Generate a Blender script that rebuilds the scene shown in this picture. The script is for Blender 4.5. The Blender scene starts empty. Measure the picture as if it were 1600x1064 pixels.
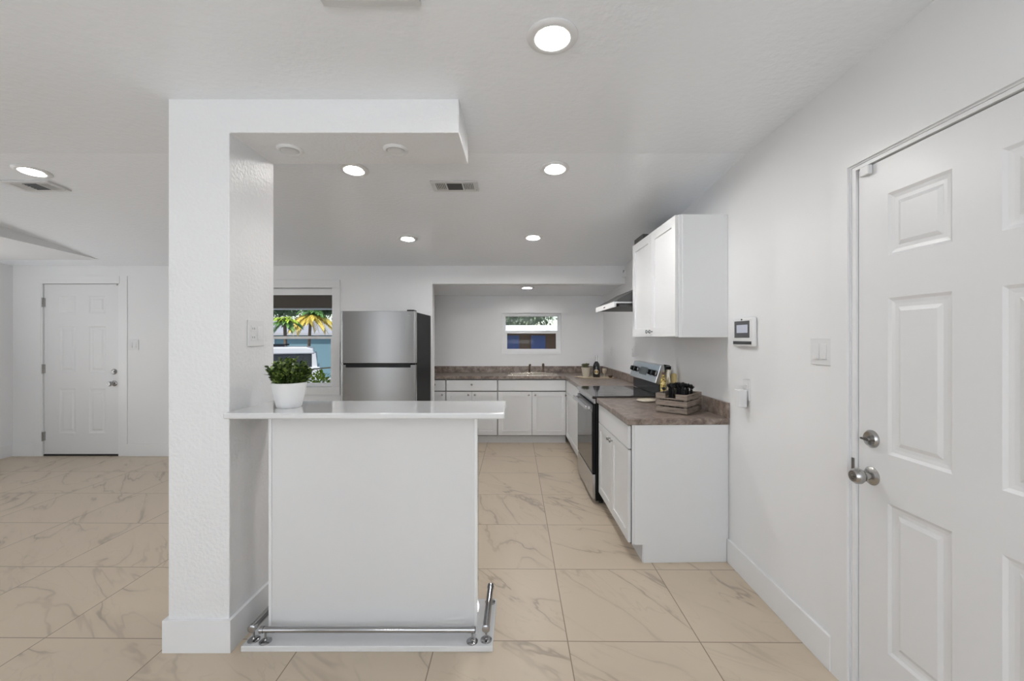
import bpy, bmesh, math, random
from mathutils import Matrix, Vector
PI = math.pi
SC = bpy.context.scene
COL = SC.collection

# ------------------------------------------------------------------ camera, world, light, exposure
H = 1.395
cam_d = bpy.data.cameras.new('camera'); cam = bpy.data.objects.new('camera', cam_d); COL.objects.link(cam)
cam.location = (0, 0, H); cam.rotation_euler = (PI/2, 0, 0)
cam_d.sensor_width = 36; cam_d.lens = 36*655/1600
cam_d.shift_x = -10/1600; cam_d.shift_y = -4/1600
cam_d.clip_start = 0.05; cam_d.clip_end = 300
SC.camera = cam
SC.view_settings.view_transform = 'Standard'; SC.view_settings.look = 'None'
SC.view_settings.gamma = 1; SC.view_settings.exposure = 0.46
SC.view_settings.use_curve_mapping = False
world = bpy.data.worlds.new('world'); SC.world = world; world.use_nodes = True
nt = world.node_tree; nt.nodes.clear()
wo = nt.nodes.new('ShaderNodeOutputWorld'); wb = nt.nodes.new('ShaderNodeBackground'); ws = nt.nodes.new('ShaderNodeTexSky')
ws.sky_type = 'NISHITA'; ws.sun_disc = False; ws.sun_elevation = math.radians(52); ws.sun_rotation = math.radians(200)
wb.inputs[1].default_value = 0.16
nt.links.new(ws.outputs[0], wb.inputs[0]); nt.links.new(wb.outputs[0], wo.inputs[0])
def sun():
    d = bpy.data.lights.new('sun', 'SUN'); d.energy = 3.2; d.angle = 0.01; d.color = (1, .96, .88)
    o = bpy.data.objects.new('sun', d); COL.objects.link(o)
    o.rotation_euler = (math.radians(42), 0, math.radians(-28)); o.location = (0, -10, 20)
sun()
def area(name, loc, rot, sx, sy, power, color=(1, 1, 1)):
    d = bpy.data.lights.new(name, 'AREA'); d.shape = 'RECTANGLE'; d.size = sx; d.size_y = sy; d.energy = power; d.color = color
    o = bpy.data.objects.new(name, d); COL.objects.link(o); o.location = loc; o.rotation_euler = rot
    return o
# fill lamps added out of view, along the rear wall and the left wall
# (stacked strips, tilted upwards to brighten the ceiling)
for z_ in (.50, .88, 1.26, 1.64, 2.02):
    area('fill_rear', (-.75, -2.80, z_), (PI/2+1.2, 0, 0), 2.6, .36, 13, (.90, .955, 1))
for z_ in (.65, 1.1, 1.55):
    area('fill_left', (-5.80, 2.4, z_), (PI/2+.7, 0, -PI/2), 3.4, .42, 5.6, (.95, .975, 1))
area('fill_rear_upright', (-3.65, -3.05, 1.25), (PI/2, 0, 0), .95, 2.0, 9, (.90, .955, 1))  # added upright lamp; gives the steel refrigerator its bright reflection
LENS_STRENGTH = 68.0; DIM_LENS = 32.0; KITCHEN_LENS = 205.0; ALCOVE_LENS = 300.0

# ------------------------------------------------------------------ materials
MATS = {}
def base_mat(name, color, rough=.5, metal=0, spec=.5, coat=0, emis=None, estr=0, bump=None, trans=0, aniso=0, ior=1.5):
    m = bpy.data.materials.new(name); m.use_nodes = True; n = m.node_tree; p = n.nodes['Principled BSDF']
    p.inputs['Base Color'].default_value = (*color, 1); p.inputs['Roughness'].default_value = rough
    p.inputs['Metallic'].default_value = metal; p.inputs['Specular IOR Level'].default_value = spec
    p.inputs['Coat Weight'].default_value = coat; p.inputs['Coat Roughness'].default_value = .03
    p.inputs['Transmission Weight'].default_value = trans; p.inputs['IOR'].default_value = ior
    p.inputs['Anisotropic'].default_value = aniso
    if emis: p.inputs['Emission Color'].default_value = (*emis, 1); p.inputs['Emission Strength'].default_value = estr
    if bump:                                     # (scale, strength, distance, detail)
        tc = n.nodes.new('ShaderNodeTexCoord'); t = n.nodes.new('ShaderNodeTexNoise')
        t.inputs['Scale'].default_value = bump[0]; t.inputs['Detail'].default_value = bump[3]
        b = n.nodes.new('ShaderNodeBump'); b.inputs['Strength'].default_value = bump[1]; b.inputs['Distance'].default_value = bump[2]
        n.links.new(tc.outputs['Object'], t.inputs['Vector']); n.links.new(t.outputs[0], b.inputs['Height']); n.links.new(b.outputs[0], p.inputs['Normal'])
    MATS[name] = m
    return m
def noise_color(m, scale, stops, detail=4, stretch=(1, 1, 1), distort=0, rough=.6):
    n = m.node_tree; p = n.nodes['Principled BSDF']
    tc = n.nodes.new('ShaderNodeTexCoord'); mp = n.nodes.new('ShaderNodeMapping'); mp.inputs['Scale'].default_value = stretch
    t = n.nodes.new('ShaderNodeTexNoise'); t.inputs['Scale'].default_value = scale; t.inputs['Detail'].default_value = detail
    t.inputs['Distortion'].default_value = distort; t.inputs['Roughness'].default_value = rough
    r = n.nodes.new('ShaderNodeValToRGB'); el = r.color_ramp.elements
    while len(el) > 1: el.remove(el[-1])
    el[0].position = stops[0][0]; el[0].color = (*stops[0][1], 1)
    for q, c in stops[1:]: e = el.new(q); e.color = (*c, 1)
    n.links.new(tc.outputs['Object'], mp.inputs[0]); n.links.new(mp.outputs[0], t.inputs['Vector'])
    n.links.new(t.outputs[0], r.inputs[0]); n.links.new(r.outputs[0], p.inputs['Base Color'])
    return t
WHITE = (.80, .80, .80)
base_mat('wall', (.84, .84, .845), .55, spec=.4, bump=(90, .35, .004, 3))
base_mat('wall_smooth', (.84, .84, .845), .5, spec=.4, bump=(60, .1, .002, 2))
base_mat('pillar_paint', (.84, .84, .845), .33, spec=.5, bump=(62, .55, .006, 2))
base_mat('ceiling', (.915, .94, .975), .25, spec=.5, bump=(38, .35, .005, 2))
base_mat('trim', (.84, .84, .845), .3)
base_mat('cabinet', (.79, .795, .80), .32)
base_mat('door_paint', (.80, .80, .805), .35)
base_mat('shadow_gap', (.03, .03, .03), .8)
base_mat('gloss_white', (.74, .74, .745), .06, spec=.6, coat=.6)
base_mat('ceramic', (.78, .78, .78), .35)
base_mat('plate', (.78, .78, .785), .35)
base_mat('plate_slot', (.25, .25, .25), .5)
base_mat('chrome', (.40, .40, .41), .12, 1)
base_mat('nickel', (.42, .41, .40), .24, 1)
base_mat('bronze', (.16, .11, .08), .25, .8)
base_mat('black', (.006, .006, .007), .22, spec=.25)
base_mat('black_matte', (.02, .02, .02), .6)
base_mat('black_glass', (.015, .015, .016), .04, spec=.8)
base_mat('cooktop_glass', (.03, .026, .025), .06, spec=.9)
base_mat('oven_glass', (.035, .035, .035), .06, spec=.9)
base_mat('fridge_side', (.006, .006, .006), .45, spec=.1)
base_mat('grey_metal', (.075, .075, .075), .5, .3)
base_mat('hood_white', (.85, .85, .85), .25)
base_mat('hood_steel', (.55, .55, .55), .3, .7)
base_mat('sink', (.70, .64, .56), .25, .8)
base_mat('rubber', (.01, .01, .01), .7)
m = base_mat('gold_glass', (.75, .48, .06), .12, spec=.8); noise_color(m, 70, [(.36, (.03, .02, .01)), (.47, (.45, .30, .03)), (.58, (.75, .62, .25))], 2)
base_mat('pasta', (.78, .62, .28), .5)
m = base_mat('clear_jar', (.72, .68, .58), .12, spec=.8); noise_color(m, 60, [(.38, (.06, .05, .03)), (.5, (.50, .42, .25)), (.6, (.80, .76, .66))], 2, (1, 1, .15))
base_mat('bottle_glass', (.006, .006, .007), .06, spec=.8)
base_mat('foil', (.55, .55, .55), .25, .8)
base_mat('label_paper', (.72, .66, .52), .5)
base_mat('label_gold', (.55, .36, .12), .4)
base_mat('cream_pot', (.60, .55, .46), .6, bump=(40, .4, .01, 3))
base_mat('tray_wood', (.55, .45, .33), .45)
base_mat('rope', (.62, .56, .46), .8, bump=(120, .8, .01, 2))
base_mat('tin', (.62, .56, .45), .3, .5)
base_mat('screen_dark', (.06, .06, .065), .2)
base_mat('screen', (.30, .31, .36), .2, emis=(.55, .58, .68), estr=.25)
base_mat('vent_metal', (.66, .66, .66), .4)
base_mat('lens', (.9, .9, .9), .4, emis=(1, .98, .95), estr=LENS_STRENGTH)
base_mat('lens_dim', (.9, .9, .9), .4, emis=(1, .98, .95), estr=DIM_LENS)
base_mat('lens_kitchen', (.9, .9, .9), .4, emis=(1, .985, .97), estr=KITCHEN_LENS)
base_mat('lens_alcove', (.9, .9, .9), .4, emis=(1, .985, .97), estr=ALCOVE_LENS)
base_mat('lens_off', (.80, .80, .80), .35)
base_mat('reflector_glow', (.9, .86, .78), .4, emis=(1, .86, .62), estr=.75)  # emission painted in for the lamp light on the inner ring
base_mat('soil', (.03, .022, .015), .9)
base_mat('stem', (.10, .13, .04), .6)
base_mat('leaf_dark', (.035, .07, .012), .28, spec=.6)
base_mat('leaf_mid', (.24, .34, .08), .3, spec=.6)
base_mat('leaf_black', (.012, .012, .014), .35)
base_mat('leaf_succulent', (.16, .17, .08), .5)
base_mat('car_paint', (.80, .80, .82), .15, coat=.6)
base_mat('car_glass', (.04, .045, .05), .05, spec=.9)
base_mat('stucco_brown', (.30, .245, .20), .9)
base_mat('teal_wall', (.12, .21, .25), .8)
base_mat('pale_wall', (.62, .66, .70), .8)
base_mat('roof_grey', (.36, .355, .37), .9)
base_mat('blue_shade', (.05, .08, .22), .5)
base_mat('brown_wall', (.13, .075, .045), .8)
base_mat('concrete', (.42, .41, .39), .9)
base_mat('bark', (.16, .12, .09), .9)
base_mat('tree_leaf', (.19, .24, .15), .55)
base_mat('tree_dark', (.05, .10, .04), .55)
base_mat('palm_green', (.12, .26, .06), .45)
base_mat('palm_lime', (.42, .55, .05), .45)
base_mat('palm_yellow', (.66, .50, .09), .45)
base_mat('light_strip', (.62, .56, .46), .5)
m = base_mat('crate_wood', (.25, .2, .16), .75, bump=(60, .5, .004, 4))
noise_color(m, 9, [(.3, (.13, .105, .085)), (.55, (.27, .22, .18)), (.75, (.36, .30, .25))], 6, (1, 1, 6))
m = base_mat('laminate', (.3, .24, .2), .28, spec=.5)
noise_color(m, 17, [(.30, (.085, .058, .046)), (.45, (.19, .145, .12)), (.56, (.28, .225, .19)), (.72, (.42, .36, .32))], 8, distort=.6, rough=.68)
def grain(m, scale, stretch, amt, dist):
    n = m.node_tree; p = n.nodes['Principled BSDF']
    tc = n.nodes.new('ShaderNodeTexCoord'); mp = n.nodes.new('ShaderNodeMapping'); mp.inputs['Scale'].default_value = stretch
    t = n.nodes.new('ShaderNodeTexNoise'); t.inputs['Scale'].default_value = scale; t.inputs['Detail'].default_value = 3
    b = n.nodes.new('ShaderNodeBump'); b.inputs['Strength'].default_value = amt; b.inputs['Distance'].default_value = dist
    n.links.new(tc.outputs['Object'], mp.inputs[0]); n.links.new(mp.outputs[0], t.inputs['Vector'])
    n.links.new(t.outputs[0], b.inputs['Height']); n.links.new(b.outputs[0], p.inputs['Normal'])
m = base_mat('fridge_steel', (.34, .34, .345), .25, 1, aniso=.85)
tg_ = m.node_tree.nodes.new('ShaderNodeTangent'); tg_.direction_type = 'RADIAL'; tg_.axis = 'Z'
m.node_tree.links.new(tg_.outputs[0], m.node_tree.nodes['Principled BSDF'].inputs['Tangent']); m.node_tree.nodes['Principled BSDF'].inputs['Anisotropic Rotation'].default_value = .25
m = base_mat('steel', (.55, .55, .56), .24, 1); grain(m, 80, (1, .04, 1), .1, .0006)
m = base_mat('steel_dark', (.24, .24, .25), .25, .9)

def glass_mat():
    m = bpy.data.materials.new('window_glass'); m.use_nodes = True; n = m.node_tree; n.nodes.clear()
    o = n.nodes.new('ShaderNodeOutputMaterial'); mix = n.nodes.new('ShaderNodeMixShader'); tr = n.nodes.new('ShaderNodeBsdfTransparent')
    g = n.nodes.new('ShaderNodeBsdfGlossy'); g.inputs['Roughness'].default_value = .02; f = n.nodes.new('ShaderNodeFresnel'); f.inputs[0].default_value = 1.18
    tr.inputs[0].default_value = (.96, .97, .97, 1)
    n.links.new(f.outputs[0], mix.inputs[0]); n.links.new(tr.outputs[0], mix.inputs[1]); n.links.new(g.outputs[0], mix.inputs[2]); n.links.new(mix.outputs[0], o.inputs[0])
    MATS['window_glass'] = m
glass_mat()

def tile_mat():
    m = bpy.data.materials.new('marble_tile'); m.use_nodes = True; n = m.node_tree; p = n.nodes['Principled BSDF']; L = n.links
    N = n.nodes.new
    def math_(op, a, b=None, c=None):
        q = N('ShaderNodeMath'); q.operation = op
        for i, v in enumerate((a, b, c)):
            if v is None: continue
            if isinstance(v, (int, float)): q.inputs[i].default_value = v
            else: L.new(v, q.inputs[i])
        return q.outputs[0]
    geo = N('ShaderNodeNewGeometry'); sep = N('ShaderNodeSeparateXYZ'); L.new(geo.outputs['Position'], sep.inputs[0])
    X, Y = sep.outputs[0], sep.outputs[1]
    u = math_('DIVIDE', math_('ADD', math_('MULTIPLY_ADD', Y, .009, X), -.018-.226), .607)
    v = math_('DIVIDE', math_('ADD', math_('MULTIPLY_ADD', X, .009, Y), -1.930), .601)
    fu, fv = math_('FRACT', u), math_('FRACT', v)
    du = math_('MINIMUM', fu, math_('SUBTRACT', 1, fu)); dv = math_('MINIMUM', fv, math_('SUBTRACT', 1, fv))
    d = math_('MINIMUM', du, dv)
    grout = math_('LESS_THAN', d, .0040)
    iu, iv = math_('FLOOR', u), math_('FLOOR', v)
    cb = N('ShaderNodeCombineXYZ'); L.new(iu, cb.inputs[0]); L.new(iv, cb.inputs[1])
    wn = N('ShaderNodeTexWhiteNoise'); wn.noise_dimensions = '3D'; L.new(cb.outputs[0], wn.inputs['Vector'])
    tv = N('ShaderNodeCombineXYZ'); L.new(fu, tv.inputs[0]); L.new(fv, tv.inputs[1])
    rot = N('ShaderNodeVectorRotate'); rot.rotation_type = 'Z_AXIS'; L.new(tv.outputs[0], rot.inputs['Vector'])
    rot.inputs['Center'].default_value = (.5, .5, 0)
    L.new(math_('MULTIPLY_ADD', math_('FLOOR', math_('MULTIPLY', wn.outputs['Value'], 2)), PI, math_('MULTIPLY_ADD', wn.outputs['Value'], .7, .55)), rot.inputs['Angle'])
    sc = N('ShaderNodeMapping'); sc.inputs['Scale'].default_value = (.55, 1.9, 1); L.new(rot.outputs[0], sc.inputs[0])
    off = N('ShaderNodeVectorMath'); off.operation = 'MULTIPLY_ADD'; L.new(wn.outputs['Color'], off.inputs[0]); off.inputs[1].default_value = (37, 37, 37); L.new(sc.outputs[0], off.inputs[2])
    def vein(scale, width, detail, dist):
        t = N('ShaderNodeTexNoise'); t.inputs['Scale'].default_value = scale; t.inputs['Detail'].default_value = detail
        t.inputs['Distortion'].default_value = dist; t.inputs['Roughness'].default_value = .5
        L.new(off.outputs[0], t.inputs['Vector'])
        a = math_('ABSOLUTE', math_('SUBTRACT', t.outputs[0], .5))
        mr = N('ShaderNodeMapRange'); mr.inputs['From Min'].default_value = 0; mr.inputs['From Max'].default_value = width
        mr.inputs['To Min'].default_value = 1; mr.inputs['To Max'].default_value = 0; mr.interpolation_type = 'SMOOTHSTEP'
        L.new(a, mr.inputs[0]); return mr.outputs[0]
    fade = N('ShaderNodeTexNoise'); fade.inputs['Scale'].default_value = 1.7; L.new(off.outputs[0], fade.inputs['Vector'])
    fm = N('ShaderNodeMapRange'); fm.inputs['From Min'].default_value = .35; fm.inputs['From Max'].default_value = .62; L.new(fade.outputs[0], fm.inputs[0])
    v1 = math_('MULTIPLY', vein(1.0, .018, 4, .5), math_('MULTIPLY_ADD', fm.outputs[0], .62, .05))
    v2 = math_('MULTIPLY', vein(1.9, .012, 3, .7), math_('MULTIPLY', fm.outputs[0], .22))
    vv = math_('MAXIMUM', v1, v2)
    soft = math_('MULTIPLY', vein(1.0, .075, 3, .5), math_('MULTIPLY', fm.outputs[0], .16))
    c1 = N('ShaderNodeMix'); c1.data_type = 'RGBA'; c1.inputs[6].default_value = (.625, .522, .405, 1); c1.inputs[7].default_value = (.36, .29, .22, 1)
    L.new(math_('MINIMUM', math_('ADD', vv, soft), 1), c1.inputs[0])
    c2 = N('ShaderNodeMix'); c2.data_type = 'RGBA'; L.new(grout, c2.inputs[0]); L.new(c1.outputs[2], c2.inputs[6]); c2.inputs[7].default_value = (.27, .21, .15, 1)
    L.new(c2.outputs[2], p.inputs['Base Color'])
    p.inputs['Roughness'].default_value = .34; p.inputs['Specular IOR Level'].default_value = .35
    MATS['marble_tile'] = m
tile_mat()

# ------------------------------------------------------------------ mesh helpers
P0 = Vector((1.313, 2.6, 0)); KA = .0229
KM = Matrix.Translation(P0) @ Matrix.Rotation(KA, 4, 'Z') @ Matrix.Translation(-P0)   # the kitchen run stands turned against the near wall
ID = Matrix.Identity(4)
T = Matrix.Translation
def RZ(a): return Matrix.Rotation(a, 4, 'Z')

class MB:
    def __init__(s, M=ID): s.bm = bmesh.new(); s.M = M
    def v(s, p): return s.bm.verts.new(s.M @ Vector(p))
    def face(s, ps):
        try: return s.bm.faces.new([s.v(p) for p in ps])
        except ValueError: return None
    def box(s, x0, x1, y0, y1, z0, z1):
        c = [s.v(p) for p in ((x0,y0,z0),(x1,y0,z0),(x1,y1,z0),(x0,y1,z0),(x0,y0,z1),(x1,y0,z1),(x1,y1,z1),(x0,y1,z1))]
        for f in ((0,3,2,1),(4,5,6,7),(0,1,5,4),(1,2,6,5),(2,3,7,6),(3,0,4,7)): s.bm.faces.new([c[i] for i in f])
        return s
    def prism(s, poly, a, b, axis='z'):
        def P(p, t): return {'z': (p[0], p[1], t), 'y': (p[0], t, p[1]), 'x': (t, p[0], p[1])}[axis]
        lo = [s.v(P(p, a)) for p in poly]; hi = [s.v(P(p, b)) for p in poly]
        s.bm.faces.new(lo); s.bm.faces.new(hi[::-1])
        for i in range(len(poly)):
            j = (i+1) % len(poly); s.bm.faces.new([lo[i], lo[j], hi[j], hi[i]])
        return s
    def lathe(s, prof, c=(0,0,0), seg=32, axis='z', sx=1, sy=1, cap=True):
        rings = []
        for r, h in prof:
            ring = []
            for i in range(seg):
                a = 2*PI*i/seg; u, w = r*math.cos(a)*sx, r*math.sin(a)*sy
                q = {'z': (u, w, h), 'y': (u, h, w), 'x': (h, u, w)}[axis]
                ring.append(s.v((c[0]+q[0], c[1]+q[1], c[2]+q[2])))
            rings.append(ring)
        for a, b in zip(rings, rings[1:]):
            for i in range(seg):
                j = (i+1) % seg; s.bm.faces.new([a[i], a[j], b[j], b[i]])
        if cap and prof[0][0] > 1e-5: s.bm.faces.new(rings[0][::-1])
        if cap and prof[-1][0] > 1e-5: s.bm.faces.new(rings[-1])
        return s
    def tube(s, pts, r, seg=12, cap=True):
        pts = [Vector(p) for p in pts]; rings = []
        rr = r if isinstance(r, (list, tuple)) else [r]*len(pts)
        up = None
        for i, p in enumerate(pts):
            d = (pts[min(i+1, len(pts)-1)] - pts[max(i-1, 0)]).normalized()
            if up is None:
                up = Vector((0,0,1)) if abs(d.z) < .9 else Vector((1,0,0))
            a = d.cross(up).normalized(); b = a.cross(d).normalized(); up = b
            rings.append([s.v(p + rr[i]*(math.cos(2*PI*k/seg)*a + math.sin(2*PI*k/seg)*b)) for k in range(seg)])
        for a, b in zip(rings, rings[1:]):
            for i in range(seg):
                j = (i+1) % seg; s.bm.faces.new([a[i], a[j], b[j], b[i]])
        if cap: s.bm.faces.new(rings[0][::-1]); s.bm.faces.new(rings[-1])
        return s
    def sheet(s, xs, zs, panels, rings, t):
        """front at y=0 facing -y; listed cells carry nested rings of (inset, depth)"""
        for i in range(len(xs)-1):
            for j in range(len(zs)-1):
                x0, x1, z0, z1 = xs[i], xs[i+1], zs[j], zs[j+1]
                if (i, j) in panels:
                    pr = [(0, 0)] + list(rings)
                    for (a, da), (b, db) in zip(pr, pr[1:]):
                        A = [(x0+a,da,z0+a),(x1-a,da,z0+a),(x1-a,da,z1-a),(x0+a,da,z1-a)]
                        B = [(x0+b,db,z0+b),(x1-b,db,z0+b),(x1-b,db,z1-b),(x0+b,db,z1-b)]
                        for k in range(4):
                            l = (k+1) % 4; s.face([A[k], A[l], B[l], B[k]])
                    s.face(B)
                else: s.face([(x0,0,z0),(x1,0,z0),(x1,0,z1),(x0,0,z1)])
        X0, X1, Z0, Z1 = xs[0], xs[-1], zs[0], zs[-1]
        s.face([(X0,t,Z0),(X0,t,Z1),(X1,t,Z1),(X1,t,Z0)])
        s.face([(X0,0,Z0),(X0,0,Z1),(X0,t,Z1),(X0,t,Z0)]); s.face([(X1,0,Z0),(X1,t,Z0),(X1,t,Z1),(X1,0,Z1)])
        s.face([(X0,0,Z1),(X1,0,Z1),(X1,t,Z1),(X0,t,Z1)]); s.face([(X0,0,Z0),(X0,t,Z0),(X1,t,Z0),(X1,0,Z0)])
        return s
ROOT = {}
def obj(name, mb, mat, parent=None, bevel=0, smooth=False, weld=True, seg=2, label=None):
    bm = mb.bm
    if parent is not None:
        r = parent
        while r.parent: r = r.parent
        bm.transform(ROOT.get(r.name, ID))
    if weld: bmesh.ops.remove_doubles(bm, verts=bm.verts, dist=1e-5)
    bmesh.ops.recalc_face_normals(bm, faces=bm.faces)
    me = bpy.data.meshes.new(name); bm.to_mesh(me); bm.free()
    me.materials.append(MATS[mat])
    if smooth:
        me.shade_smooth()
        if smooth != 'all': me.set_sharp_from_angle(angle=math.radians(40))
    o = bpy.data.objects.new(name, me); COL.objects.link(o)
    if parent is not None: o.parent = parent
    if bevel:
        b = o.modifiers.new('bevel', 'BEVEL'); b.width = bevel; b.segments = seg; b.limit_method = 'ANGLE'; b.angle_limit = math.radians(50)
    if label: o['label'] = label
    return o
def tag(o, label, cat, group=None, kind=None):
    o['label'] = label; o['category'] = cat
    if group: o['group'] = group
    if kind: o['kind'] = kind
    return o
def thing(name, label, cat, loc=(0,0,0), frame=ID, group=None, kind=None, local=False, rotz=0):
    """Empty at the base. local=False: parts are given in the frame's coordinates; local=True: in the thing's own."""
    o = bpy.data.objects.new(name, None); COL.objects.link(o); o.empty_display_size = .05
    M = frame @ T(Vector(loc)) @ RZ(rotz)
    o.matrix_world = M; o.location = M.translation; o.rotation_euler = M.to_euler()
    ROOT[o.name] = ID if local else T(-Vector(loc))
    return tag(o, label, cat, group, kind)
def dup(root, M, label, group=None):
    r = root.copy(); COL.objects.link(r); r.location = M.translation; r.rotation_euler = M.to_euler(); r['label'] = label
    if group: r['group'] = group
    for ch in list(root.children):
        c = ch.copy(); COL.objects.link(c); c.parent = r
        for g in list(ch.children):
            d = g.copy(); COL.objects.link(d); d.parent = c
    return r
def struct(name, mb, mat, label, cat, **k):
    o = obj(name, mb, mat, **k); return tag(o, label, cat, kind='structure')

# ------------------------------------------------------------------ the setting
YB, YA = 4.95, 6.075                    # back wall plane, alcove back wall plane
struct('floor', MB().box(-6.1, 1.6, -3.1, 6.25, -.12, 0), 'marble_tile', 'floor of large beige marble tiles with thin grout lines', 'floor')
def ceil_z(y): return 2.46 if y < 2.42 else 2.46 - .0845*(y-2.42)
struct('ceiling', MB().prism([(-3.1, 2.46), (2.42, 2.46), (4.96, ceil_z(4.96)), (4.96, 2.75), (-3.1, 2.75)], -6.1, 1.45, 'x'), 'ceiling',
       'white textured main ceiling sloping down towards the back wall', 'ceiling')
struct('ceiling_soffit', MB().prism([(-6.05, -.5), (-3.64, -.5), (-4.73, 4.949), (-6.05, 4.949)], 2.268, 2.66), 'wall_smooth', 'lowered white ceiling strip at the far left above the entry door', 'ceiling')
# right near wall with door opening
DY0, DY1, DZ = .790, 1.655, 2.062
w = MB(); w.box(1.313, 1.45, -3.1, DY0, 0, 2.6); w.box(1.313, 1.45, DY1, 2.6, 0, 2.6); w.box(1.313, 1.45, DY0, DY1, DZ, 2.6)
struct('wall_right', w, 'wall_smooth', 'smooth white near wall at the right with the large door', 'wall', weld=False)
w = MB(KM); w.box(1.313, 1.45, 2.598, 6.25, 0, 2.6)
struct('wall_kitchen', w, 'wall', 'textured white wall behind the stove and hanging cabinet', 'wall')
# back wall: door, window, alcove opening
WX0, WX1, WZ0, WZ1 = -3.15, -2.195, .815, 1.988
LD0, LD1, LDZ = -5.635, -4.700, 2.040
w = MB()
w.box(-6.1, LD0, YB, YB+.12, 0, 2.6); w.box(LD0, LD1, YB, YB+.12, LDZ, 2.6); w.box(LD1, WX0, YB, YB+.12, 0, 2.6)
w.box(WX0, WX1, YB, YB+.12, 0, WZ0); w.box(WX0, WX1, YB, YB+.12, WZ1, 2.6); w.box(WX1, -1.016, YB, YB+.12, 0, 2.6)
w.box(-1.016, 1.40, YB, YB+.12, 2.034, 2.6)
struct('wall_back', w, 'wall_smooth', 'white back wall with entry door, window and kitchen opening', 'wall', weld=False)
AX0, AX1, AZ0, AZ1 = -.235, .618, 1.165, 1.757
w = MB()
w.box(-1.72, AX0, YA, YA+.15, 0, 2.4); w.box(AX1, 1.4, YA, YA+.15, 0, 2.4); w.box(AX0, AX1, YA, YA+.15, 0, AZ0); w.box(AX0, AX1, YA, YA+.15, AZ1, 2.4)
struct('wall_alcove', w, 'wall_smooth', 'white wall behind the sink with the small window', 'wall', weld=False)
struct('wall_alcove_left', MB().box(-1.72, -1.6, YB+.12, YA, 0, 2.4), 'wall_smooth', 'white side wall closing the sink alcove at the left', 'wall')
struct('ceiling_alcove', MB().prism([(YB+.12, 2.034), (YA+.01, 2.008), (YA+.01, 2.4), (YB+.12, 2.4)], -1.7, 1.4, 'x'), 'ceiling', 'low white ceiling over the sink alcove', 'ceiling')
struct('wall_left', MB().box(-6.1, -5.97, -3.1, YB, 0, 2.6), 'wall_smooth', 'white wall at the far left edge beside the entry door', 'wall')
w = MB(); w.box(-6.1, -5.2, -3.1, -3.0, 0, 2.6); w.box(.6, 1.45, -3.1, -3.0, 0, 2.6); w.box(-5.2, .6, -3.1, -3.0, 2.35, 2.6); w.box(-5.2, .6, -3.1, -3.0, 0, .25)
w.box(-5.2, .6, -3.1, -3.07, .25, 2.35)
struct('wall_rear', w, 'wall_smooth', 'white wall behind the camera', 'wall', weld=False)
w = MB()
for q in ((-5.965, -5.93, .62, .70, .35, 1.95), (-5.965, -5.93, 4.10, 4.18, .35, 1.95), (-5.965, -5.93, .70, 4.10, .35, .43), (-5.965, -5.93, .70, 4.10, 1.87, 1.95), (-5.965, -5.93, 2.37, 2.43, .43, 1.87)): w.box(*q)
struct('lamp_frame_left', w, 'trim', 'unseen white frame added round the fill lamps on the left wall', 'window', weld=False)  # bare frame on a solid wall, added to house the left lamps
w = MB()
for q in ((-2.15, -2.07, .26, 2.34), (.55, .599, .26, 2.34), (-.79, -.71, .26, 2.34), (-4.25, -4.17, .26, 2.34), (-3.13, -3.05, .26, 2.34)): w.box(q[0], q[1], -3.066, -3.01, q[2], q[3])
struct('lamp_frame_rear', w, 'trim', 'unseen white frames added round the fill lamps behind the camera', 'window', weld=False)  # frames without glazing, added as a setting for the rear lamps
# pillar with header beam
PX0, PX1, PY0, PY1 = -1.562, -1.290, 1.87, 2.21
struct('wall_pillar', MB().prism([(PX0, 0), (PX1, 0), (PX1, 2.311), (-.2655, 2.311), (-.2655, 2.47), (PX0, 2.47)], PY0, PY1, 'y'), 'pillar_paint',
       'white square pillar with a header beam reaching over the breakfast bar', 'pillar', bevel=.004)
b = MB(); t = .015; h = .143
b.box(PX0-t, PX1+t, PY0-t, PY0, 0, h); b.box(PX1, PX1+t, PY0, PY1, 0, h); b.box(PX0-t, PX0, PY0, PY1, 0, h); b.box(PX0-t, PX1+t, PY1, PY1+t, 0, h)
struct('baseboard_pillar', b, 'trim', 'white baseboard wrapped round the foot of the pillar', 'baseboard', weld=False)
struct('baseboard_right', MB().box(1.299, 1.313, 1.75, 2.616, 0, .145), 'trim', 'tall white baseboard along the right near wall', 'baseboard', bevel=.003)
b = MB(); b.box(-5.97, -5.70, YB-.014, YB, 0, .145); b.box(-4.615, -1.03, YB-.014, YB, 0, .145)
struct('baseboard_back', b, 'trim', 'white baseboard along the back wall beside the entry door', 'baseboard', bevel=.003)
struct('baseboard_left', MB().box(-5.97, -5.956, -3, YB-.014, 0, .145), 'trim', 'white baseboard along the far left wall', 'baseboard', bevel=.003)

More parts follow.
